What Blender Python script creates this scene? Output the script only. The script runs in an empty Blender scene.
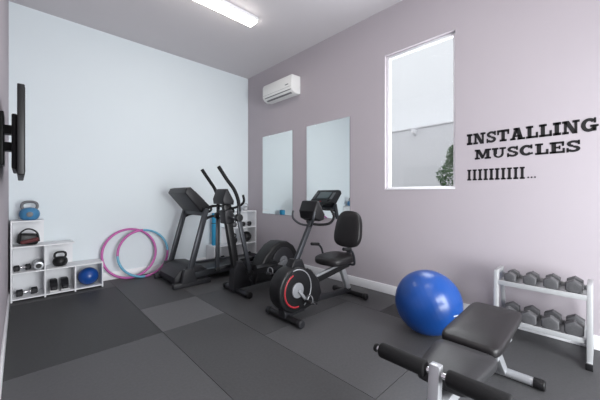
import bpy, bmesh, math, random
from mathutils import Vector, Matrix, Euler
random.seed(4)
S=bpy.context.scene
try:
    S.view_settings.view_transform='Standard'
    S.view_settings.look='None'
except Exception as e: print(e)

# ------------------------------------------------------------ materials
def mat(name,col,rough=.5,metal=0,noise=0,nscale=30,bump=0,emit=0,spec=.5,coat=0):
    m=bpy.data.materials.new(name); m.use_nodes=True
    nt=m.node_tree; b=nt.nodes['Principled BSDF']
    b.inputs['Base Color'].default_value=(*col,1)
    b.inputs['Roughness'].default_value=rough
    b.inputs['Metallic'].default_value=metal
    b.inputs['Specular IOR Level'].default_value=spec
    if coat: b.inputs['Coat Weight'].default_value=coat
    if emit:
        b.inputs['Emission Color'].default_value=(*col,1)
        b.inputs['Emission Strength'].default_value=emit
    if noise or bump:
        tc=nt.nodes.new('ShaderNodeTexCoord')
        n=nt.nodes.new('ShaderNodeTexNoise'); n.inputs['Scale'].default_value=nscale
        n.inputs['Detail'].default_value=4
        nt.links.new(tc.outputs['Object'],n.inputs['Vector'])
        if noise:
            r=nt.nodes.new('ShaderNodeMixRGB'); r.blend_type='MIX'
            r.inputs[1].default_value=(*[c*(1-noise) for c in col],1)
            r.inputs[2].default_value=(*[min(1,c*(1+noise)) for c in col],1)
            nt.links.new(n.outputs['Fac'],r.inputs[0]); nt.links.new(r.outputs[0],b.inputs['Base Color'])
        if bump:
            bp=nt.nodes.new('ShaderNodeBump'); bp.inputs['Strength'].default_value=bump
            bp.inputs['Distance'].default_value=.002
            nt.links.new(n.outputs['Fac'],bp.inputs['Height']); nt.links.new(bp.outputs[0],b.inputs['Normal'])
    return m
def s2l(r,g,b):
    f=lambda c:((c/255+.055)/1.055)**2.4 if c/255>.04045 else c/255/12.92
    return (f(r),f(g),f(b))
M_mauve=mat('wall_mauve_paint',s2l(177,170,176),.85,noise=.015,nscale=3,bump=.05,spec=.2)
M_blue=mat('wall_paleblue_paint',s2l(219,227,231),.85,noise=.012,nscale=3,bump=.05,spec=.2)
M_ceil=mat('ceiling_paint',s2l(208,204,207),.9,noise=.01,nscale=3,bump=.04,spec=.2)
M_trim=mat('trim_white',s2l(235,235,238),.45)
M_white=mat('shelf_white',s2l(228,229,232),.5,noise=.01)
M_black=mat('black_plastic',(.008,.008,.009),.42,noise=.1,nscale=60,spec=.35)
M_dark=mat('charcoal_plastic',(.017,.017,.02),.45,noise=.1,nscale=60,spec=.35)
M_grey=mat('grey_plastic',(.13,.135,.145),.45,noise=.05,nscale=60)
M_steel=mat('painted_steel_grey',(.33,.34,.36),.4,metal=.4,noise=.03)
M_silver=mat('silver_powdercoat',(.42,.43,.45),.35,metal=.5,noise=.03)
M_slate=mat('slate_metal',(.045,.048,.055),.38,metal=.5,noise=.04)
M_chrome=mat('chrome',(.7,.7,.72),.18,metal=1,noise=.02)
M_foam=mat('black_foam',(.008,.008,.009),.75,noise=.2,nscale=200,bump=.4,spec=.3)
M_vinyl=mat('black_vinyl',(.012,.011,.012),.42,noise=.12,nscale=90,bump=.3,spec=.35)
M_vinyl2=mat('grey_vinyl',(.022,.022,.024),.45,noise=.12,nscale=90,bump=.3,spec=.35)
M_red=mat('red_plastic',(.35,.02,.03),.4,noise=.05)
M_screen=mat('screen_glass',(.01,.012,.016),.1,noise=.05)
M_lcd=mat('lcd_grey',(.10,.13,.14),.3,noise=.05)
M_ball=mat('blue_pvc',(.006,.065,.30),.30,noise=.06,nscale=8,spec=.6)
M_kblue=mat('kettlebell_blue',(.05,.2,.38),.5,noise=.1)
M_teal=mat('teal_foam',(.02,.28,.5),.6,noise=.08)
M_iron=mat('cast_iron',(.10,.10,.105),.5,metal=.3,noise=.2,nscale=80,bump=.3)
M_rubberhex=mat('hex_rubber',(.085,.085,.09),.5,noise=.15,nscale=80,bump=.2)
M_pink=mat('hoop_pink',(.50,.10,.36),.35,noise=.05)
M_aqua=mat('hoop_aqua',(.12,.38,.55),.35,noise=.05)
M_vin=mat('wall_decal_black',(.006,.006,.007),.5,noise=.05)
M_rack=mat('rack_silver',(.44,.45,.46),.4,metal=.25,noise=.03)
M_seam=mat('mat_seam',(.012,.012,.013),.8,noise=.05)
M_mirror=mat('mirror_glass',(.84,.88,.88),.01,metal=1,noise=.004,nscale=1)
M_ac=mat('ac_white',s2l(232,232,230),.4,noise=.01)
M_acdark=mat('ac_slot',(.15,.15,.16),.5,noise=.05)
M_lamp=mat('lamp_diffuser',(1,.95,.88),.5,emit=17)
M_concrete=mat('pavement',(.4,.4,.39),.9,noise=.15,nscale=6)
M_next1=mat('stucco_grey',s2l(226,227,230),.9,noise=.03,nscale=12,bump=.3)
M_next2=mat('stucco_white',s2l(236,237,239),.9,noise=.03,nscale=12,bump=.3)
M_leaf=mat('foliage',(.04,.11,.025),.6,noise=.4,nscale=9)
M_bark=mat('bark',(.12,.08,.05),.8,noise=.3,nscale=30,bump=.5)
M_wine=mat('wine_fabric',(.10,.018,.02),.7,noise=.2,nscale=60)
M_door=mat('door_frame_white',s2l(225,225,228),.5,noise=.01)
M_sole=mat('shoe_sole',(.6,.6,.6),.6,noise=.05)

tones=[(.038,.038,.040),(.062,.062,.065),(.082,.082,.086),(.112,.112,.117)]
M_mat=[mat('rubber_mat_%d'%i,c,.55,noise=.22,nscale=55,bump=.25,spec=.35) for i,c in enumerate(tones)]

def glassmat():
    m=bpy.data.materials.new('window_glass'); m.use_nodes=True; nt=m.node_tree
    nt.nodes.clear(); o=nt.nodes.new('ShaderNodeOutputMaterial'); mx=nt.nodes.new('ShaderNodeMixShader')
    t=nt.nodes.new('ShaderNodeBsdfTransparent'); g=nt.nodes.new('ShaderNodeBsdfGlossy'); g.inputs['Roughness'].default_value=.02
    t.inputs[0].default_value=(.97,.98,.98,1)
    mx.inputs[0].default_value=.05
    nt.links.new(t.outputs[0],mx.inputs[1]); nt.links.new(g.outputs[0],mx.inputs[2]); nt.links.new(mx.outputs[0],o.inputs[0])
    return m
M_glass=glassmat()

# ------------------------------------------------------------ helpers
cur=None
def finish(bm,name,m,smooth=True,ang=35):
    me=bpy.data.meshes.new(name); bmesh.ops.recalc_face_normals(bm,faces=bm.faces[:])
    bm.to_mesh(me); bm.free()
    for mm in (m if isinstance(m,(list,tuple)) else [m]): me.materials.append(mm)
    if smooth:
        me.polygons.foreach_set('use_smooth',[True]*len(me.polygons))
        try: me.set_sharp_from_angle(angle=math.radians(ang))
        except Exception: pass
    ob=bpy.data.objects.new(name,me); S.collection.objects.link(ob)
    if cur is not None: cur.append(ob)
    return ob
def begin():
    global cur; cur=[]
def end(name,loc):
    global cur
    e=bpy.data.objects.new(name,None); e.location=loc; e.empty_display_size=.1
    S.collection.objects.link(e)
    T=Matrix.Translation(Vector(loc)).inverted()
    for o in cur:
        o.data.transform(T@o.matrix_basis); o.matrix_basis=Matrix.Identity(4); o.parent=e
    cur=None
    return e
def joinend(name,loc):
    global cur
    bm=bmesh.new(); mats=[]
    for o in cur:
        me=o.data; me.transform(o.matrix_basis)
        mp=[]
        for mm in me.materials:
            if mm not in mats: mats.append(mm)
            mp.append(mats.index(mm))
        n=len(bm.faces); bm.from_mesh(me); bm.faces.ensure_lookup_table()
        for f in bm.faces[n:]: f.material_index=mp[f.material_index]
    for v in bm.verts: v.co-=Vector(loc)
    for o in cur: bpy.data.objects.remove(o)
    cur=None
    me=bpy.data.meshes.new(name); bm.to_mesh(me); bm.free()
    for mm in mats: me.materials.append(mm)
    ob=bpy.data.objects.new(name,me); ob.location=loc; S.collection.objects.link(ob); return ob
def bev(bm,b,seg=3):
    if b>0: bmesh.ops.bevel(bm,geom=bm.edges[:]+bm.verts[:],offset=b,segments=seg,profile=.5,affect='EDGES',clamp_overlap=True)
def box(name,x0,x1,y0,y1,z0,z1,m,b=0,seg=3):
    bm=bmesh.new(); bmesh.ops.create_cube(bm,size=1)
    for v in bm.verts:
        v.co=Vector(((x0+x1)/2+v.co.x*(x1-x0),(y0+y1)/2+v.co.y*(y1-y0),(z0+z1)/2+v.co.z*(z1-z0)))
    bev(bm,b,seg); return finish(bm,name,m)
def obox(name,c,size,rot,m,b=0,seg=3):
    bm=bmesh.new(); bmesh.ops.create_cube(bm,size=1)
    for v in bm.verts: v.co=Vector((v.co.x*size[0],v.co.y*size[1],v.co.z*size[2]))
    bev(bm,b,seg)
    bm.transform(Matrix.Translation(Vector(c))@Euler(rot).to_matrix().to_4x4())
    return finish(bm,name,m)
def pad(name,c,a,b,t,rot,m,e=3.2,taper=0,n=56):
    bm=bmesh.new(); rings=[]
    prof_=[(.0,-.5),(.6,-.5),(.93,-.48),(.985,-.38),(1,-.2),(1,.1),(.985,.28),(.93,.40),(.6,.5),(.3,.53),(0,.54)]
    for s,h in prof_:
        if s==0: rings.append([bm.verts.new((0,0,h*t))]); continue
        ring=[]
        for k in range(n):
            th=2*math.pi*k/n; cx,sx=math.cos(th),math.sin(th)
            x=a*s*math.copysign(abs(cx)**(2/e),cx); y=b*s*math.copysign(abs(sx)**(2/e),sx)
            y*=1-taper*(x/a)
            ring.append(bm.verts.new((x,y,h*t)))
        rings.append(ring)
    for A,B in zip(rings,rings[1:]):
        for k in range(n):
            if len(A)==1: bm.faces.new((A[0],B[(k+1)%n],B[k]))
            elif len(B)==1: bm.faces.new((A[k],A[(k+1)%n],B[0]))
            else: bm.faces.new((A[k],A[(k+1)%n],B[(k+1)%n],B[k]))
    bm.transform(Matrix.Translation(Vector(c))@Euler(rot).to_matrix().to_4x4())
    return finish(bm,name,m,ang=60)
def beam(name,p,q,w,h,m,b=.006):
    p=Vector(p);q=Vector(q);d=q-p
    bm=bmesh.new(); bmesh.ops.create_cube(bm,size=1)
    for v in bm.verts: v.co=Vector((v.co.x*w,v.co.y*h,(v.co.z)*d.length))
    bev(bm,b,2)
    bm.transform(Matrix.Translation((p+q)/2)@d.to_track_quat('Z','Y').to_matrix().to_4x4())
    return finish(bm,name,m)
def cyl(name,p,q,r,m,b=0,seg=32,r2=None):
    p=Vector(p);q=Vector(q);d=q-p
    bm=bmesh.new(); bmesh.ops.create_cone(bm,cap_ends=True,segments=seg,radius1=r,radius2=r if r2 is None else r2,depth=d.length)
    if b:
        es=[e for e in bm.edges if len(e.link_faces)==2 and any(len(f.verts)>4 for f in e.link_faces)]
        bmesh.ops.bevel(bm,geom=es,offset=b,segments=3,profile=.5,affect='EDGES',clamp_overlap=True)
    bm.transform(Matrix.Translation((p+q)/2)@d.to_track_quat('Z','Y').to_matrix().to_4x4())
    return finish(bm,name,m)
def catmull(pts,n=6,closed=False):
    P=[Vector(p) for p in pts]; out=[]
    N=len(P); rng=range(N if closed else N-1)
    for i in rng:
        if closed: a,b,c,d=P[(i-1)%N],P[i],P[(i+1)%N],P[(i+2)%N]
        else: a,b,c,d=P[max(i-1,0)],P[i],P[i+1],P[min(i+2,N-1)]
        for k in range(n):
            t=k/n
            out.append(.5*((2*b)+(c-a)*t+(2*a-5*b+4*c-d)*t*t+(3*b-a-3*c+d)*t**3))
    if not closed: out.append(P[-1])
    return out
def tube(name,pts,r,m,n=6,seg=14,closed=False,mats=None,stripe=0):
    P=catmull(pts,n,closed) if n>1 else [Vector(p) for p in pts]
    bm=bmesh.new(); rings=[]; N=len(P)
    prev=None
    for i,p in enumerate(P):
        if closed: t=P[(i+1)%N]-P[i-1]
        else: t=P[min(i+1,N-1)]-P[max(i-1,0)]
        t.normalize()
        if prev is None: u=t.orthogonal().normalized()
        else: u=(prev-t*prev.dot(t)).normalized()
        prev=u; w=t.cross(u)
        rings.append([bm.verts.new(p+r*(math.cos(a)*u+math.sin(a)*w)) for a in [2*math.pi*k/seg for k in range(seg)]])
    for i in range(N if closed else N-1):
        A=rings[i];B=rings[(i+1)%N]
        off=0
        if closed and i==N-1:
            off=min(range(seg),key=lambda o:(B[o].co-A[0].co).length)
        for k in range(seg):
            f=bm.faces.new((A[k],A[(k+1)%seg],B[(k+1+off)%seg],B[(k+off)%seg]))
            if stripe: f.material_index=(i//stripe)%2
    if not closed:
        bm.faces.new(rings[0][::-1]); bm.faces.new(rings[-1])
    return finish(bm,name,mats or m,ang=50)
def prof(name,pts,y0,y1,m,b=0,seg=3):
    bm=bmesh.new()
    A=[bm.verts.new((x,y0,z)) for x,z in pts]; B=[bm.verts.new((x,y1,z)) for x,z in pts]
    n=len(pts)
    bm.faces.new(A); bm.faces.new(B[::-1])
    for i in range(n): bm.faces.new((A[i],B[i],B[(i+1)%n],A[(i+1)%n]))
    if b:
        es=[e for e in bm.edges if abs(e.verts[0].co.y-e.verts[1].co.y)<1e-6]
        bmesh.ops.bevel(bm,geom=es,offset=b,segments=seg,profile=.5,affect='EDGES',clamp_overlap=True)
    return finish(bm,name,m)
def lathe(name,c,pr,m,seg=36):
    bm=bmesh.new(); rings=[]
    for r,z in pr:
        if r<1e-5: rings.append([bm.verts.new((c[0],c[1],c[2]+z))])
        else: rings.append([bm.verts.new((c[0]+r*math.cos(2*math.pi*k/seg),c[1]+r*math.sin(2*math.pi*k/seg),c[2]+z)) for k in range(seg)])
    for A,B in zip(rings,rings[1:]):
        for k in range(seg):
            if len(A)==1: bm.faces.new((A[0],B[(k+1)%seg],B[k]))
            elif len(B)==1: bm.faces.new((A[k],A[(k+1)%seg],B[0]))
            else: bm.faces.new((A[k],A[(k+1)%seg],B[(k+1)%seg],B[k]))
    return finish(bm,name,m)

# ------------------------------------------------------------ room shell
XR=3.37; YB=5.05; XL=-.10; H=3.626
XF=-1.6; YF=-1.6; T=.15
WY0,WY1,WZ0,WZ1=1.11,1.945,1.315,3.03
begin()
box('w1',XR,XR+T,YF-T,WY0,0,H,M_mauve); box('w2',XR,XR+T,WY1,YB+T,0,H,M_mauve)
box('w3',XR,XR+T,WY0,WY1,0,WZ0,M_mauve); box('w4',XR,XR+T,WY0,WY1,WZ1,H,M_mauve)
joinend('wall_right',(XR,1.7,0))
begin(); box('a',XL-T,XR,YB,YB+T,0,H,M_blue); joinend('wall_back',(1.6,YB,0))
begin(); box('a',XL-T,XL,1.0,YB,0,H,M_mauve); box('b',XF,XL-T,1.0,1.0+T,0,H,M_mauve); box('c',XF-T,XF,YF-T,1.0+T,0,H,M_mauve)
joinend('wall_left',(XL,3,0))
begin(); box('a',XF,.4,YF-T,YF,0,H,M_mauve); box('b',2.6,XR,YF-T,YF,0,H,M_mauve); box('c',.4,2.6,YF-T,YF,2.4,H,M_mauve)
joinend('wall_front',(1,YF,0))
begin(); box('a',XF-T,XR+T,YF-T,YB+T,H,H+.1,M_ceil); joinend('ceiling',(1.5,1.5,H))
begin()
box('sub',XF-T,XR+T,YF-T,YB+T,-.12,-.004,M_seam)
rects=[(-1.6,-.28,-1.6,.97,1),(-.28,.94,-1.6,-.30,2),(-.28,.94,-.30,.97,1),(-.1,.94,.97,2.79,2),(-.1,.94,2.79,4.62,0),(-.1,.94,4.62,5.05,2),
(.94,1.57,2.79,3.50,3),(.94,1.57,3.50,5.05,1),(1.57,2.79,3.50,5.05,2),(2.79,3.37,3.5,5.05,1),
(1.57,2.79,2.10,3.50,1),(2.79,3.37,1.67,3.50,2),(.94,1.57,.97,2.79,1),(1.57,2.79,.97,2.10,2),
(.94,2.17,-1.6,.97,2),(2.17,3.37,-1.6,.97,1),(2.79,3.37,.97,1.67,0)]
g=.002
for i,(a,b,c,d,t) in enumerate(rects):
    box('m%d'%i,a+g,b-g,c+g,d-g,-.004,0,M_mat[t])
joinend('floor',(1.5,1.5,0))
def bb(name,*parts):
    begin()
    for p in parts: box('b',*p,0,.115,M_trim,.004,2)
    joinend(name,(parts[0][0],parts[0][2],0))
bb('baseboard_right',(XR-.016,XR,YF,YB))
bb('baseboard_back',(XL,XR-.016,YB-.016,YB))
bb('baseboard_left',(XL,XL+.016,1.0,YB-.016),(XF,XL,.984,1.0))
bb('baseboard_front',(XF,.34,YF,YF+.016),(2.66,XR,YF,YF+.016))

# window
begin()
fx0,fx1=XR+.05,XR+.10
fw=.035
box('frame_l',fx0,fx1,WY1-fw,WY1,WZ0,WZ1,M_trim,.004); box('frame_r',fx0,fx1,WY0,WY0+fw,WZ0,WZ1,M_trim,.004)
box('frame_t',fx0,fx1,WY0+fw,WY1-fw,WZ1-fw,WZ1,M_trim,.004); box('frame_b',fx0,fx1,WY0+fw,WY1-fw,WZ0,WZ0+fw,M_trim,.004)
box('glass',XR+.07,XR+.076,WY0+fw,WY1-fw,WZ0+fw,WZ1-fw,M_glass)
box('sill',XR-.012,fx0,WY0+.001,WY1-.001,WZ0,WZ0+.014,M_trim,.003)
end('window_1',(XR+.07,1.53,2.17))
begin()
for x0,x1 in ((.4,.46),(1.47,1.53),(2.54,2.6)): box('stile',x0,x1,YF-.1,YF-.04,0,2.4,M_door,.004)
for z0,z1 in ((0,.08),(2.34,2.4)):
    box('rail',.46,1.47,YF-.1,YF-.04,z0,z1,M_door,.004); box('rail',1.53,2.54,YF-.1,YF-.04,z0,z1,M_door,.004)
box('glass',.46,1.47,YF-.075,YF-.069,.08,2.34,M_glass); box('glass',1.53,2.54,YF-.075,YF-.069,.08,2.34,M_glass)
end('added_door',(1.5,YF-.07,0))  # unseen glazed door behind the camera, added as an opening for fill light

# ------------------------------------------------------------ outside
begin()
box('lower',7,7.4,-3,12,-.1,2.87,M_next1); box('cap',6.97,7.45,-3,12,2.87,2.91,M_next1,.01)
box('upper',7.9,8.2,-3,12,2.8,9,M_next2)
box('roof',7.4,7.9,-3,12,2.8,2.87,M_next1)
joinend('neighbour_building',(7,4,0))
begin(); box('g',-12,14,-14,14,-.3,-.13,M_concrete); joinend('ground',(0,0,-.13))
begin(); box('plate',6.96,7.0,3.18,3.26,2.86-.14,2.86-.02,M_trim,.004); cyl('shade',(6.9,3.22,2.74),(6.9,3.22,2.84),.05,M_trim,.005); cyl('arm',(6.9,3.22,2.79),(6.97,3.22,2.79),.015,M_trim)
end('outdoor_wall_lamp',(6.95,3.22,2.8))
begin()
cyl('trunk',(4.6,1.50,-.13),(4.6,1.50,1.4),.03,M_bark,seg=10)
bm=bmesh.new()
for i in range(5200):
    z=random.uniform(.1,1.98); rr=.27*min(1,(2.05-z)/.6)**.7*(1+.15*math.sin(z*17))
    a=random.uniform(0,6.28); r=rr*random.random()**.4
    c=Vector((4.6+r*math.cos(a),1.50+r*math.sin(a),z))
    d=Vector((random.gauss(0,1),random.gauss(0,1),random.gauss(.6,1))).normalized()
    u=d.orthogonal().normalized()*.013; L=d*random.uniform(.03,.06)
    bm.faces.new([bm.verts.new(p) for p in (c-L*.5,c+u,c+L*.6,c-u)])
finish(bm,'leaves',M_leaf,False)
end('cypress_shrub',(4.6,1.50,0))

# ------------------------------------------------------------ ceiling lamps
def strip(x0,x1,y0,y1):
    begin()
    box('housing',x0,x1,y0,y1,H-.045,H,M_trim,.006)
    box('diffuser',x0+.012,x1-.012,y0+.015,y1-.015,H-.075,H-.045,M_lamp,.01)
    end('ceiling_strip_light',((x0+x1)/2,(y0+y1)/2,H))
strip(1.08,2.30,3.2,3.38)
strip(1.08,2.30,.6,.78)  # added strip out of view, brightens the near half of the room
strip(-.9,.3,-.7,-.52)  # another added strip, unseen behind the camera, for more fill

# ------------------------------------------------------------ mirrors
for n,(a,b) in enumerate(((3.69,4.54),(2.49,3.35))):
    begin()
    box('glass',XR-.010,XR-.004,a,b,.9,2.36,M_mirror)
    box('backing',XR-.004,XR,a-.003,b+.003,.897,2.363,M_grey)
    for yy in (a+.2,b-.2):
        box('clip',XR-.014,XR-.004,yy-.01,yy+.01,2.352,2.372,M_chrome); box('clip',XR-.014,XR-.004,yy-.01,yy+.01,.888,.908,M_chrome)
    end('wall_mirror',(XR,(a+b)/2,1.63))

# ------------------------------------------------------------ AC
begin()
P=[(XR,2.93),(XR-.10,2.915),(XR-.17,2.945),(XR-.205,3.0),(XR-.205,3.17),(XR-.185,3.215),(XR,3.22)]
prof('body',P,3.50,4.28,M_ac,.012)
beam('louvre',(XR-.135,3.56,2.934),(XR-.135,4.2,2.934),.07,.012,M_acdark,.002)
obox('vent_slot',(XR-.19,3.88,2.978),(.012,.7,.014),(0,-.6,0),M_acdark,.002)
for i in range(5): box('grille',XR-.16+.03*i,XR-.15+.03*i,3.54,4.24,3.212,3.224,M_grey)
box('seam_line',XR-.207,XR-.2,3.50+.02,4.26,3.02,3.023,M_grey)
box('led_panel',XR-.2075,XR-.2,3.58,3.66,3.06,3.075,M_grey)
end('air_conditioner',(XR,3.88,3.07))

# ------------------------------------------------------------ TV on left wall
begin()
box('panel',-.013,.022,2.45,3.45,1.372,1.927,M_black,.006)
box('screen',.0221,.0235,2.465,3.435,1.39,1.912,M_screen)
box('rear_bulge',-.04,-.012,2.65,3.25,1.42,1.78,M_dark,.01)
box('wall_plate',XL,XL+.02,2.82,3.05,1.46,1.82,M_black,.003)
box('arm',-.085,-.035,2.88,2.98,1.56,1.62,M_black,.003); box('arm',-.085,-.035,2.88,2.98,1.68,1.74,M_black,.003)
end('television',(0,2.95,1.65))

# ------------------------------------------------------------ cube shelves
def shelf(x0,sgn,y0=4.735,y1=5.03):
    begin(); t=.016; w=.295
    hs=[3,2,1]; hh=.303
    for c,n in enumerate(hs):
        xa=x0+sgn*c*w; xb=x0+sgn*(c+1)*w; a,b=min(xa,xb),max(xa,xb)
        top=.02+n*hh
        for k in range(n+1):
            z=.02+k*hh; box('shelf_board',a+t/2,b-t/2,y0,y1,z-.0,z+t,M_white,.0015,1)
        box('back_panel',a,b,y1-.006,y1,.02,top,M_white)
        box('side',xa-t/2,xa+t/2,y0,y1,0,top+t,M_white,.0015,1)
        if c==2: box('side',xb-t/2,xb+t/2,y0,y1,0,top+t,M_white,.0015,1)
    return end('cube_shelf',(x0+sgn*.4,4.88,0))
shelf(-.072,1); shelf(3.345,-1)
Z1,Z2,Z3=.036+.303,.036+.606,.036+.909; Z0=.036

def kettlebell(c,s,m,rot=0):
    begin(); x,y,z=c
    pr=[(0,0),(.055,0),(.075,.012),(.092,.045),(.095,.075),(.088,.105),(.07,.13),(.04,.145),(0,.15)]
    lathe('body',(x,y,z),[(r*s,h*s) for r,h in pr],m)
    ca,sa=math.cos(rot),math.sin(rot)
    pts=[(-.05,.12),(-.068,.155),(-.062,.195),(-.03,.215),(.03,.215),(.062,.195),(.068,.155),(.05,.12)]
    tube('handle',[(x+a*s*ca,y+a*s*sa,z+h*s) for a,h in pts],.0155*s,m if m is not M_kblue else M_grey,5)
    if m is M_kblue: cyl('label',(x,y-.098*s,z+.07*s),(x,y-.08*s,z+.07*s),.03*s,M_grey,.002)
    end('kettlebell',c)
kettlebell((.085,4.88,Z3),1.02,M_kblue)
kettlebell((.375,4.86,Z1),.82,M_black)
kettlebell((3.2,4.88,Z3),.62,M_silver)
kettlebell((2.92,4.87,Z2),.7,M_iron)
kettlebell((2.92,4.87,Z1),.8,M_black)
begin(); bm=bmesh.new(); bmesh.ops.create_uvsphere(bm,u_segments=40,v_segments=20,radius=.115); bm.transform(Matrix.Translation((.67,4.85,Z0+.115))); finish(bm,'ball',M_ball)
tube('seam',[(.67+.1155*math.cos(a),4.85+.1155*math.sin(a)*.5,Z0+.115+.1155*math.sin(a)*.866) for a in [i*math.pi/8 for i in range(16)]],.003,M_black,3,6,True)
end('medicine_ball',(.67,4.85,Z0+.115))
begin(); bm=bmesh.new(); bmesh.ops.create_uvsphere(bm,u_segments=32,v_segments=16,radius=.1); bm.transform(Matrix.Translation((3.2,4.86,Z1+.1))); finish(bm,'ball',M_black)
tube('seam',[(3.2+.1*math.cos(a),4.86+.1*math.sin(a),Z1+.1) for a in [i*math.pi/8 for i in range(16)]],.003,M_grey,3,6,True)
end('medicine_ball',(3.2,4.86,Z1+.1))
begin()
obox('body',(.07,4.87,Z2+.075),(.19,.14,.13),(0,.12,.1),M_black,.03)
obox('flap',(.085,4.80,Z2+.055),(.17,.05,.045),(0,-.2,.1),M_wine,.015)
tube('strap',[(.0,4.80,Z2+.05),(-.0,4.79,Z2+.15),(.07,4.80,Z2+.2),(.15,4.81,Z2+.15),(.17,4.80,Z2+.04)],.009,M_black)
end('gym_bag',(.07,4.87,Z2))
begin()
cyl('foam',(.165,4.76,Z1+.05),(.165,5.0,Z1+.05),.05,M_silver,.006); cyl('core',(.165,4.755,Z1+.05),(.165,5.0,Z1+.05),.028,M_dark)
end('foam_roller',(.165,4.88,Z1))
def shoe(x,y,z,m,s=1):
    pr=[(0,.0),(.26,0),(.27,.03),(.24,.055),(.17,.075),(.12,.11),(.03,.115),(.0,.06)]
    begin()
    bm=bmesh.new()
    A=[bm.verts.new((x-.042+(.01 if a<.05 or a>.22 else 0),y-a*s*.85,z+.018+h*s)) for a,h in pr]; B=[bm.verts.new((x+.042-(.01 if a<.05 or a>.22 else 0),y-a*s*.85,z+.018+h*s)) for a,h in pr]
    bm.faces.new(A); bm.faces.new(B[::-1]); n=len(pr)
    for i in range(n): bm.faces.new((A[i],B[i],B[(i+1)%n],A[(i+1)%n]))
    bev(bm,.012,3); finish(bm,'upper',m)
    box('sole',x-.045,x+.045,y-.235*s,y+.004,z,z+.022,M_sole,.008)
    end('training_shoe',(x,y,z))
shoe(.31,4.99,Z0,M_dark); shoe(.42,4.99,Z0,M_dark)
def dumbbell(c,axis,L,R,m=M_rubberhex):
    begin(); c=Vector(c); a=Vector(axis).normalized(); hl=L*.3
    for s in (-1,1):
        p=c+a*s*(L/2-hl); q=c+a*s*L/2
        cyl('head',p,q,R,m,R*.16,seg=6)
        cyl('end_disc',q-a*s*.002,q+a*s*.0015,R*.5,M_iron,seg=20)
    cyl('handle',c-a*(L/2-hl),c+a*(L/2-hl),.0145,M_chrome,seg=16)
    cyl('grip',c-a*(L*.12),c+a*(L*.12),.0165,M_chrome,.004,seg=16)
    return end('dumbbell',c)
dumbbell((.02,4.86,Z1+.035),(1,.3,0),.15,.038,M_dark)
dumbbell((.06,4.86,Z0+.04),(1,.2,0),.19,.042,M_dark)
dumbbell((3.2,4.86,Z0+.05),(1,0.1,0),.2,.05,M_dark)
dumbbell((3.2,4.86,Z2+.045),(1,0,0),.2,.045,M_dark)
dumbbell((2.62,4.86,Z0+.05),(1,0,0),.2,.05,M_dark)
begin(); cyl('roll',(2.56,4.9,Z1),(2.56,4.9,Z1+.58),.06,M_teal,.008)
tube('spiral',[(2.56+(.012+.0035*k)*math.cos(k*.8),4.9+(.012+.0035*k)*math.sin(k*.8),Z1+.581) for k in range(13)],.002,M_dark,3,6)
tube('strap',[(2.56+.062*math.cos(a),4.9+.062*math.sin(a),Z1+.4) for a in [i*math.pi/6 for i in range(12)]],.006,M_dark,3,8,True)
end('rolled_yoga_mat',(2.56,4.9,Z1))

# ------------------------------------------------------------ hula hoops
def hoop(cx,R,y0,y1,mats,r=.017):
    begin()
    th=math.atan2(y1-y0,2*R)
    pts=[]
    for i in range(36):
        a=2*math.pi*i/36; x=cx+R*math.cos(a); h=R+R*math.sin(a)
        pts.append((x,y0+h*math.sin(th),r+h*math.cos(th)))
    tube('ring',pts,r,None,2,10,True,mats=mats,stripe=18)
    end('hula_hoop',(cx,y0,R))
hoop(1.20,.36,4.90,5.00,[M_pink,M_pink]); hoop(1.37,.35,4.83,4.94,[M_aqua,M_pink])

# ------------------------------------------------------------ treadmill
begin()
prof('motor_hood',[(1.50,.05),(1.50,.13),(1.57,.21),(1.72,.26),(1.88,.245),(1.98,.17),(1.98,.05)],4.0,4.60,M_dark,.015)
for y in (3.97,4.56):
    prof('side_rail',[(1.72,.09),(1.72,.16),(1.95,.175),(3.02,.155),(3.05,.13),(3.05,.09)],y,y+.08,M_slate,.008)
box('belt_deck',1.9,3.03,4.05,4.56,.10,.148,M_black,.01)
cyl('rear_roller',(3.03,4.05,.12),(3.03,4.56,.12),.033,M_black)
for y in (3.955,4.55): box('end_cap',2.98,3.09,y,y+.1,.07,.165,M_black,.015)
for y in (3.94,4.66):
    s=1 if y<4.3 else -1
    box('base_foot',1.45,1.98,y-.035,y+.035,.0,.07,M_dark,.012)
    prof('upright_boot',[(1.55,.05),(1.60,.24),(1.72,.24),(1.78,.05)],y-.04,y+.04,M_dark,.01)
    beam('upright',(1.655,y,.1),(1.925,y,1.06),.055,.075,M_slate,.012)
    tube('handrail',[(1.90,y,1.02),(1.99,y,1.08),(2.1,y,1.09),(2.28,y,1.07),(2.36,y,1.02),(2.33,y,.97),(2.2,y,.95),(2.0,y,.94),(1.9,y,.9)],.019,M_foam)
    box('rear_foot',2.85,2.93,y+s*.05-.02,y+s*.05+.02,0,.1,M_black,.005)
beam('cross_brace',(1.90,3.95,.98),(1.90,4.65,.98),.03,.06,M_slate)
prof('console_body',[(1.63,1.28),(1.66,1.345),(1.72,1.36),(1.995,1.10),(2.0,1.05),(1.93,1.0),(1.86,1.01)],3.98,4.62,M_dark,.02)
obox('console_screen',(1.852,4.3,1.243),(.20,.34,.01),(0,math.radians(43.4),0),M_lcd,.003)
for y in (4.05,4.55): obox('speaker',(1.862,y,1.233),(.2,.07,.012),(0,math.radians(43.4),0),M_grey,.004)
cyl('cup_rim',(1.95,4.1,1.10),(1.95,4.1,1.145),.04,M_black)
box('safety_key',1.965,1.99,4.28,4.32,1.08,1.12,M_red,.004)
end('treadmill',(2.2,4.3,0))

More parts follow.
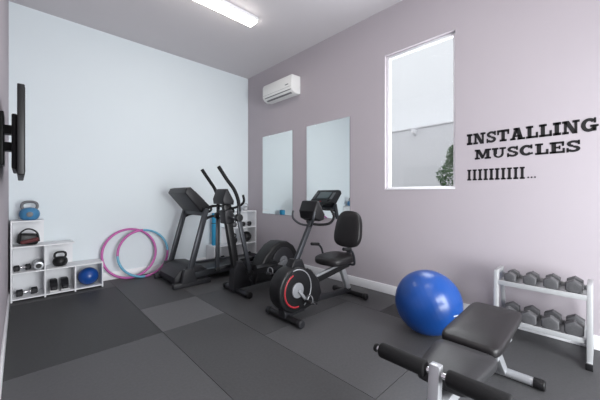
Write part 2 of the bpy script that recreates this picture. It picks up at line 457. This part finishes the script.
# ------------------------------------------------------------ elliptical
begin()
Y=3.25
cyl('front_stabiliser',(2.0,2.97,.04),(2.0,3.53,.04),.034,M_slate,.004)
for y in (2.95,3.49): cyl('stabiliser_cap',(2.0,y,.04),(2.0,y+.06,.04),.04,M_black,.008)
cyl('rear_stabiliser',(2.95,3.02,.04),(2.95,3.48,.04),.032,M_slate,.004)
for y in (3.0,3.45): cyl('stabiliser_cap',(2.95,y,.04),(2.95,y+.05,.04),.038,M_black,.008)
beam('base_beam',(1.98,Y,.09),(2.96,Y,.09),.09,.06,M_slate)
prof('mast_shroud',[(1.90,.06),(1.93,.3),(1.96,.42),(2.04,.42),(2.12,.28),(2.2,.06)],Y-.06,Y+.06,M_dark,.02)
beam('mast',(2.02,Y,.1),(1.835,Y,1.14),.075,.09,M_black,.015)
prof('mast_collar',[(1.80,.90),(1.79,1.06),(1.88,1.08),(1.94,.98),(1.92,.9)],Y-.07,Y+.07,M_dark,.015)
cyl('pivot_axle',(1.87,2.98,.98),(1.87,3.52,.98),.018,M_chrome)
prof('console',[(1.74,1.14),(1.73,1.20),(1.775,1.32),(1.80,1.325),(1.885,1.18),(1.88,1.13)],Y-.13,Y+.13,M_dark,.015)
obox('console_screen',(1.8475,Y,1.255),(.11,.14,.008),(0,math.radians(60),0),M_lcd,.002)
tube('fixed_bar',[(1.86,Y-.02,1.08),(1.95,Y-.08,1.10),(1.99,Y-.17,1.16),(1.97,Y-.19,1.25)],.015,M_foam)
tube('fixed_bar',[(1.86,Y+.02,1.08),(1.95,Y+.08,1.10),(1.99,Y+.17,1.16),(1.97,Y+.19,1.25)],.015,M_foam)
HX,HZ=2.66,.33
for y,s,lx,lz,ang,dx in ((3.0,-1,2.03,.30,200,0),(3.50,1,1.86,.28,20,.04)):
    tube('swing_handle',[(1.61+dx,y,1.57),(1.66+dx,y,1.50),(1.72+dx,y,1.42),(1.81+dx*.6,y,1.31),(1.865,y,1.18),(1.875,y,1.06)],.021,M_foam)
    cyl('pivot_hub',(1.87,y-.03,.98),(1.87,y+.03,.98),.045,M_black,.006)
    beam('swing_arm',(1.872,y,1.12),(1.87,y,.97),.034,.034,M_slate)
    beam('swing_arm_lower',(1.87,y,.98),(lx,y,lz),.032,.05,M_slate)
    cyl('link_joint',(lx,y-.03,lz),(lx,y+.03,lz),.033,M_black,.005)
    cx=HX+.15*math.cos(math.radians(ang)); cz=HZ+.13*math.sin(math.radians(ang))
    beam('pedal_arm',(lx,y,lz),(cx,y,cz),.035,.05,M_dark)
    cyl('crank_joint',(cx,y-.025,cz),(cx,Y+s*.13,cz),.03,M_black,.004)
    beam('crank',(HX,y+(-s)*.07,HZ),(cx,y+(-s)*.07,cz),.03,.05,M_grey)
    t=.42; px=lx+(cx-lx)*t; pz=lz+(cz-lz)*t+.045
    prof('foot_plate',[(px-.17,pz+.06),(px-.18,pz-.01),(px+.17,pz-.012),(px+.18,pz+.05),(px+.165,pz+.05),(px+.155,pz+.012),(px-.155,pz+.014),(px-.165,pz+.06)],y-.075,y+.065,M_black,.004)
prof('drive_housing',[(2.2,.09),(2.24,.24),(2.36,.42),(2.5,.55),(2.62,.60),(2.76,.59),(2.88,.52),(2.96,.40),(2.99,.25),(2.97,.09)],Y-.12,Y+.12,M_black,.03,4)
for s in (-1,1):
    cyl('crank_cover',(HX,Y+s*.118,HZ),(HX,Y+s*.145,HZ),.19,M_dark,.01,48)
    cyl('crank_trim',(HX,Y+s*.14,HZ),(HX,Y+s*.152,HZ),.07,M_grey,.004,32)
end('elliptical_trainer',(2.4,Y,0))

# ------------------------------------------------------------ recumbent bike
begin()
Y=2.2
cyl('front_stabiliser',(1.9,1.97,.04),(1.9,2.45,.04),.032,M_black,.004)
for y in (1.95,2.42): cyl('stabiliser_cap',(1.9,y,.04),(1.9,y+.05,.04),.04,M_dark,.008)
cyl('rear_stabiliser',(2.97,1.97,.04),(2.97,2.43,.04),.030,M_black,.004)
for y in (1.95,2.41): cyl('stabiliser_cap',(2.97,y,.04),(2.97,y+.045,.04),.038,M_dark,.008)
outline=[]
for i in range(21):
    a=math.radians(-60-(i/20)*250)
    outline.append((1.985+.225*math.cos(a),.305+.225*math.sin(a)))
outline+=[(2.20,.47),(2.32,.34),(2.36,.20),(2.30,.10)]
prof('drive_housing',outline,Y-.085,Y+.085,M_black,.02,3)
prof('housing_foot',[(1.86,.04),(1.85,.16),(2.1,.16),(2.14,.05)],Y-.05,Y+.05,M_dark,.01)
for s in (-1,1):
    yy=Y+s*.088
    cyl('side_disc',(1.985,yy-s*.005,.305),(1.985,yy+s*.006,.305),.185,M_black,.004,48)
    tube('red_ring',[(1.985+.165*math.cos(math.radians(a)),yy+s*.004,.305+.165*math.sin(math.radians(a))) for a in range(110,290,15)],.009,M_red,3,8)
    tube('silver_arc',[(1.985+.2*math.cos(math.radians(a)),yy-s*.002,.305+.2*math.sin(math.radians(a))) for a in range(-60,120,15)],.006,M_silver,3,8)
    cyl('chainring',(1.985,yy,.305),(1.985,yy+s*.02,.305),.075,M_steel,.004,32)
    a=math.radians(-50 if s<0 else 130)
    ex,ez=1.985+.16*math.cos(a),.305+.16*math.sin(a)
    beam('crank_arm',(1.985,yy+s*.03,.305),(ex,yy+s*.03,ez),.022,.03,M_steel)
    cyl('pedal_axle',(ex,yy+s*.03,ez),(ex,yy+s*.15,ez),.009,M_chrome)
    obox('pedal',(ex,yy+s*.095,ez),(.10,.09,.028),(0,.35,0),M_black,.008)
    tube('pedal_strap',[(ex-.02,yy+s*.055,ez+.01),(ex-.02,yy+s*.06,ez+.06),(ex-.02,yy+s*.095,ez+.075),(ex-.02,yy+s*.13,ez+.06),(ex-.02,yy+s*.135,ez+.01)],.006,M_grey)
beam('lower_frame',(2.1,Y,.13),(2.97,Y,.075),.05,.06,M_dark)
beam('seat_rail',(2.22,Y,.30),(2.93,Y,.40),.06,.06,M_black)
beam('seat_rail_top',(2.35,Y,.355),(2.95,Y,.44),.035,.03,M_silver,.003)
beam('rear_post',(2.93,Y,.09),(2.80,Y,.40),.05,.07,M_silver)
beam('mast',(2.00,Y,.48),(2.30,Y,1.0),.045,.055,M_slate,.012)
prof('mast_cover',[(1.93,.49),(1.99,.60),(2.10,.59),(2.16,.46)],Y-.05,Y+.05,M_black,.015)
prof('console',[(2.22,1.0),(2.20,1.08),(2.245,1.185),(2.275,1.19),(2.375,1.04),(2.36,.98),(2.29,.97)],Y-.12,Y+.12,M_black,.02)
obox('console_screen',(2.328,Y,1.118),(.10,.13,.008),(0,math.radians(56),0),M_lcd,.002)
for s in (-1,1):
    tube('handlebar',[(2.27,Y+s*.01,.94),(2.33,Y+s*.08,.93),(2.39,Y+s*.17,.95),(2.42,Y+s*.20,1.02),(2.38,Y+s*.19,1.10)],.014,M_foam)
    tube('front_loop',[(2.25,Y+s*.02,.92),(2.19,Y+s*.09,.94),(2.15,Y+s*.15,1.0),(2.16,Y+s*.16,1.08)],.012,M_slate)
    tube('seat_handle',[(2.76,Y+s*.05,.455),(2.76,Y+s*.20,.45),(2.74,Y+s*.235,.50),(2.70,Y+s*.24,.60),(2.62,Y+s*.24,.655),(2.54,Y+s*.24,.66)],.013,M_slate)
    cyl('seat_grip',(2.66,Y+s*.24,.645),(2.53,Y+s*.24,.662),.019,M_foam,.004)
pad('seat_pad',(2.68,Y,.505),.22,.20,.085,(0,-.05,0),M_vinyl,e=3)
pad('back_pad',(2.935,Y,.83),.225,.19,.085,(0,math.radians(-90)+.2,0),M_vinyl,e=3,taper=.12)
pad('back_pad_lumbar',(2.905,Y,.74),.10,.15,.05,(0,math.radians(-90)+.2,0),M_vinyl,e=3)
beam('seat_bracket',(2.80,Y,.44),(2.96,Y,.50),.08,.03,M_slate); beam('back_bracket',(2.94,Y,.48),(3.0,Y,.86),.06,.025,M_slate)
obox('seat_slider',(2.72,Y,.45),(.2,.1,.05),(0,-.1,0),M_dark,.01)
end('recumbent_exercise_bike',(2.4,Y,0))

# ------------------------------------------------------------ exercise ball
BX,BY,BR=2.67,1.11,.282
begin(); bm=bmesh.new(); bmesh.ops.create_uvsphere(bm,u_segments=72,v_segments=60,radius=BR)
for v in bm.verts:
    z=v.co.z/BR
    if abs(z)<.97: v.co*=1+.002*math.cos(math.asin(max(-1,min(1,z)))*44)
bmesh.ops.rotate(bm,verts=bm.verts[:],cent=(0,0,0),matrix=Matrix.Rotation(math.radians(62),3,'X')@Matrix.Rotation(math.radians(25),3,'Y'))
bm.transform(Matrix.Translation((BX,BY,BR))); finish(bm,'ball_shell',M_ball,ang=80)
def onball(az,el,r=BR*1.008):
    return Vector((BX+r*math.cos(el)*math.cos(az),BY+r*math.cos(el)*math.sin(az),BR+r*math.sin(el)))
bm=bmesh.new()
for row,(el,h,n0,n1) in enumerate(((-.10,.03,0,5),(-.16,.022,1,4))):
    for k in range(n0,n1):
        a0=math.radians(246)+k*.040; a1=a0+.030
        bm.faces.new([bm.verts.new(onball(a,e)) for a,e in ((a0,el),(a1,el),(a1,el+h*1.2),(a0,el+h*1.2))])
finish(bm,'printed_mark',M_white,False)
end('exercise_ball',(BX,BY,BR))

# ------------------------------------------------------------ dumbbell rack
begin()
ya,yb=.075,.655
for y in (ya,yb):
    beam('upright',(2.995,y,.02),(3.02,y,.59),.032,.055,M_rack,.005)
    beam('foot',(2.93,y,.02),(3.34,y,.02),.032,.04,M_rack,.004)
    beam('rear_strut',(3.31,y,.03),(3.20,y,.585),.03,.03,M_rack,.004)
    beam('top_link',(3.0,y,.58),(3.22,y,.58),.03,.03,M_rack,.004)
    box('foot_cap',2.915,2.94,y-.02,y+.02,0,.044,M_black,.004)
for zt in (.495,.175):
    box('tray',3.0,3.24,ya+.01,yb-.01,zt,zt+.006,M_rack)
    box('tray_lip',2.99,3.0,ya+.01,yb-.01,zt-.02,zt+.02,M_rack,.003)
    box('tray_back',3.24,3.25,ya+.01,yb-.01,zt-.01,zt+.04,M_rack,.003)
end('dumbbell_rack',(3.1,.36,0))
for i in range(4):
    R=.047+.003*i
    dumbbell((3.11,.56-.133*i,.502+R*.87),(1,0,0),.20,R)
for i in range(4):
    R=.060+.001*i
    dumbbell((3.11,.570-.137*i,.182+R*.87),(1,0,0),.225,R)

# ------------------------------------------------------------ weight bench
begin()
Y=.49
cyl('rear_foot',(2.41,.29,.034),(2.41,.73,.034),.028,M_silver)
for y in (.26,.70): cyl('foot_cap',(2.41,y,.034),(2.41,y+.06,.034),.033,M_black,.006)
cyl('front_foot',(1.2,.28,.034),(1.2,.72,.034),.028,M_silver)
for y in (.25,.69): cyl('foot_cap',(1.2,y,.034),(1.2,y+.06,.034),.033,M_black,.006)
beam('rear_leg',(2.41,Y,.04),(2.12,Y,.34),.05,.06,M_silver)
beam('main_rail',(1.22,Y,.335),(2.15,Y,.335),.05,.06,M_silver)
beam('front_post',(1.2,Y,.04),(1.262,Y,.54),.045,.045,M_silver)
cyl('roller_bar',(1.26,.20,.503),(1.26,.77,.503),.012,M_chrome)
cyl('foam_roller_a',(1.26,.530,.503),(1.26,.750,.503),.034,M_foam,.01)
cyl('foam_roller_b',(1.26,.225,.503),(1.26,.445,.503),.034,M_foam,.01)
for y in (.19,.768): cyl('roller_cap',(1.26,y,.503),(1.26,y+.012,.503),.02,M_black,.003)
beam('leg_brace',(1.24,Y,.2),(1.45,Y,.33),.03,.03,M_silver)
for x in (1.5,1.85,2.15): box('pad_bracket',x-.02,x+.02,Y-.1,Y+.1,.362,.40,M_steel,.004)
pad('back_pad',(2.09,.52,.440),.335,.15,.062,(0,-.03,0),M_vinyl,e=9)
pad('seat_pad',(1.54,.51,.415),.195,.135,.062,(0,0,0),M_vinyl2,e=7,taper=-.14)
end('weight_bench',(1.8,.5,0))

# ------------------------------------------------------------ wall lettering
def arc(cx,cy,rx,ry,a0,a1,t,n=14):
    q=[]
    for i in range(n):
        A=math.radians(a0+(a1-a0)*i/n); B=math.radians(a0+(a1-a0)*(i+1)/n)
        q.append([(cx+rx*math.cos(A),cy+ry*math.sin(A)),(cx+rx*math.cos(B),cy+ry*math.sin(B)),
                  (cx+(rx-t)*math.cos(B),cy+(ry-t*.8)*math.sin(B)),(cx+(rx-t)*math.cos(A),cy+(ry-t*.8)*math.sin(A))])
    return q
def R(a,b,c,d): return [(a,b),(c,b),(c,d),(a,d)]
G={}
G['I']=(.52,[R(.12,0,.40,1),R(0,0,.52,.2),R(0,.8,.52,1)])
G['i']=(.40,[R(.09,0,.31,1),R(0,0,.40,.14),R(0,.86,.40,1)])
G['N']=(1.08,[R(.12,0,.30,1),R(.76,0,.94,1),[(.08,1),(.42,1),(.94,0),(.64,0)],R(0,0,.42,.18),R(0,.82,.3,1),R(.64,.82,1.08,1)])
G['S']=(.84,arc(.42,.72,.38,.28,10,270,.24)+arc(.42,.28,.4,.28,-170,90,.24)+[R(.66,.62,.8,1),R(.02,0,.16,.38)])
G['T']=(.96,[R(0,.8,.96,1),R(.34,0,.62,1),R(.2,0,.76,.18),R(0,.58,.15,1),R(.81,.58,.96,1)])
G['A']=(1.12,[[(.10,0),(.30,0),(.64,1),(.38,1)],[(.64,0),(1.0,0),(.72,1),(.40,1)],R(.28,.24,.8,.40),R(0,0,.42,.17),R(.56,0,1.12,.17),R(.26,.84,.62,1)])
G['L']=(.86,[R(.12,0,.40,1),R(0,.82,.52,1),R(0,0,.86,.18),R(.70,0,.86,.46)])
G['G']=(1.02,arc(.48,.5,.48,.5,40,325,.28,22)+[R(.74,.62,.88,1),R(.54,.34,1.02,.5),R(.68,.04,.9,.46)])
G['M']=(1.32,[R(.12,0,.30,1),R(.94,0,1.2,1),[(.10,1),(.42,1),(.74,.28),(.56,.05)],[(.56,.05),(.70,.05),(1.1,1),(.86,1)],R(0,0,.42,.18),R(0,.82,.35,1),R(.80,0,1.32,.18),R(.98,.82,1.32,1)])
G['U']=(1.06,[R(.12,.36,.40,1),R(.74,.36,.9,1),R(0,.82,.5,1),R(.58,.82,1.06,1)]+arc(.51,.38,.39,.38,180,360,.2,16))
G['C']=(.98,arc(.48,.5,.48,.5,38,322,.28,22)+[R(.74,.62,.88,1),R(.8,.1,.9,.3)])
G['E']=(.92,[R(.12,0,.40,1),R(0,0,.92,.18),R(0,.82,.88,1),R(.3,.42,.66,.58),R(.74,.6,.88,1),R(.78,0,.92,.42),R(.56,.34,.66,.66)])
G['.']=(.2,[R(0,0,.2,.2)])
def line(text,ya,yb,z0,h,name,gap=.07):
    tot=sum(G[c][0] for c in text)+gap*(len(text)-1); sc=(ya-yb)/tot
    bm=bmesh.new(); x=0
    for c in text:
        w,ps=G[c]
        for p in ps:
            A=[bm.verts.new((XR-.003,ya-(x+u)*sc,z0+v*h)) for u,v in p]
            B=[bm.verts.new((XR,ya-(x+u)*sc,z0+v*h)) for u,v in p]
            n=len(p); bm.faces.new(A); bm.faces.new(B[::-1])
            for i in range(n): bm.faces.new((A[i],B[i],B[(i+1)%n],A[(i+1)%n]))
        x+=w+gap
    return finish(bm,name,M_vin,False)
begin()
line('INSTALLING',.995,.032,1.768,.113,'line_installing')
line('MUSCLES',.921,.136,1.612,.10,'line_muscles')
line('iiiiiiiiii',.990,.51,1.40,.112,'line_progress',gap=.13)
line('...',.49,.43,1.405,.07,'line_dots',gap=.25)
end('wall_lettering',(XR,.5,1.6))

# ------------------------------------------------------------ lights
w=bpy.data.worlds.new('world'); S.world=w; w.use_nodes=True
bg=w.node_tree.nodes['Background']; bg.inputs[0].default_value=(.95,.97,1,1); bg.inputs[1].default_value=1.5
def area(name,loc,rot,sx,sy,pw,col):
    l=bpy.data.lights.new(name,'AREA'); l.shape='RECTANGLE'; l.size=sx; l.size_y=sy; l.energy=pw; l.color=col
    o=bpy.data.objects.new(name,l); o.location=loc; o.rotation_euler=rot; S.collection.objects.link(o); return o
area('door_fill_light',(1.5,YF-.3,1.25),(math.radians(90),0,0),2.0,2.2,290,(.97,.98,1))  # area lamp added outside the unseen door to brighten the room
area('daylight_window',(XR+.35,1.53,2.2),(0,math.radians(90),0),1.6,.8,32,(.95,.97,1))

# ------------------------------------------------------------ camera
cd=bpy.data.cameras.new('camera'); cam=bpy.data.objects.new('camera',cd); S.collection.objects.link(cam)
cam.location=(0,0,1.25); cam.rotation_euler=(math.pi/2,0,-math.radians(43.8))
cd.sensor_width=36; cd.lens=17.52; cd.shift_y=-5/600; cd.clip_start=.02
S.camera=cam
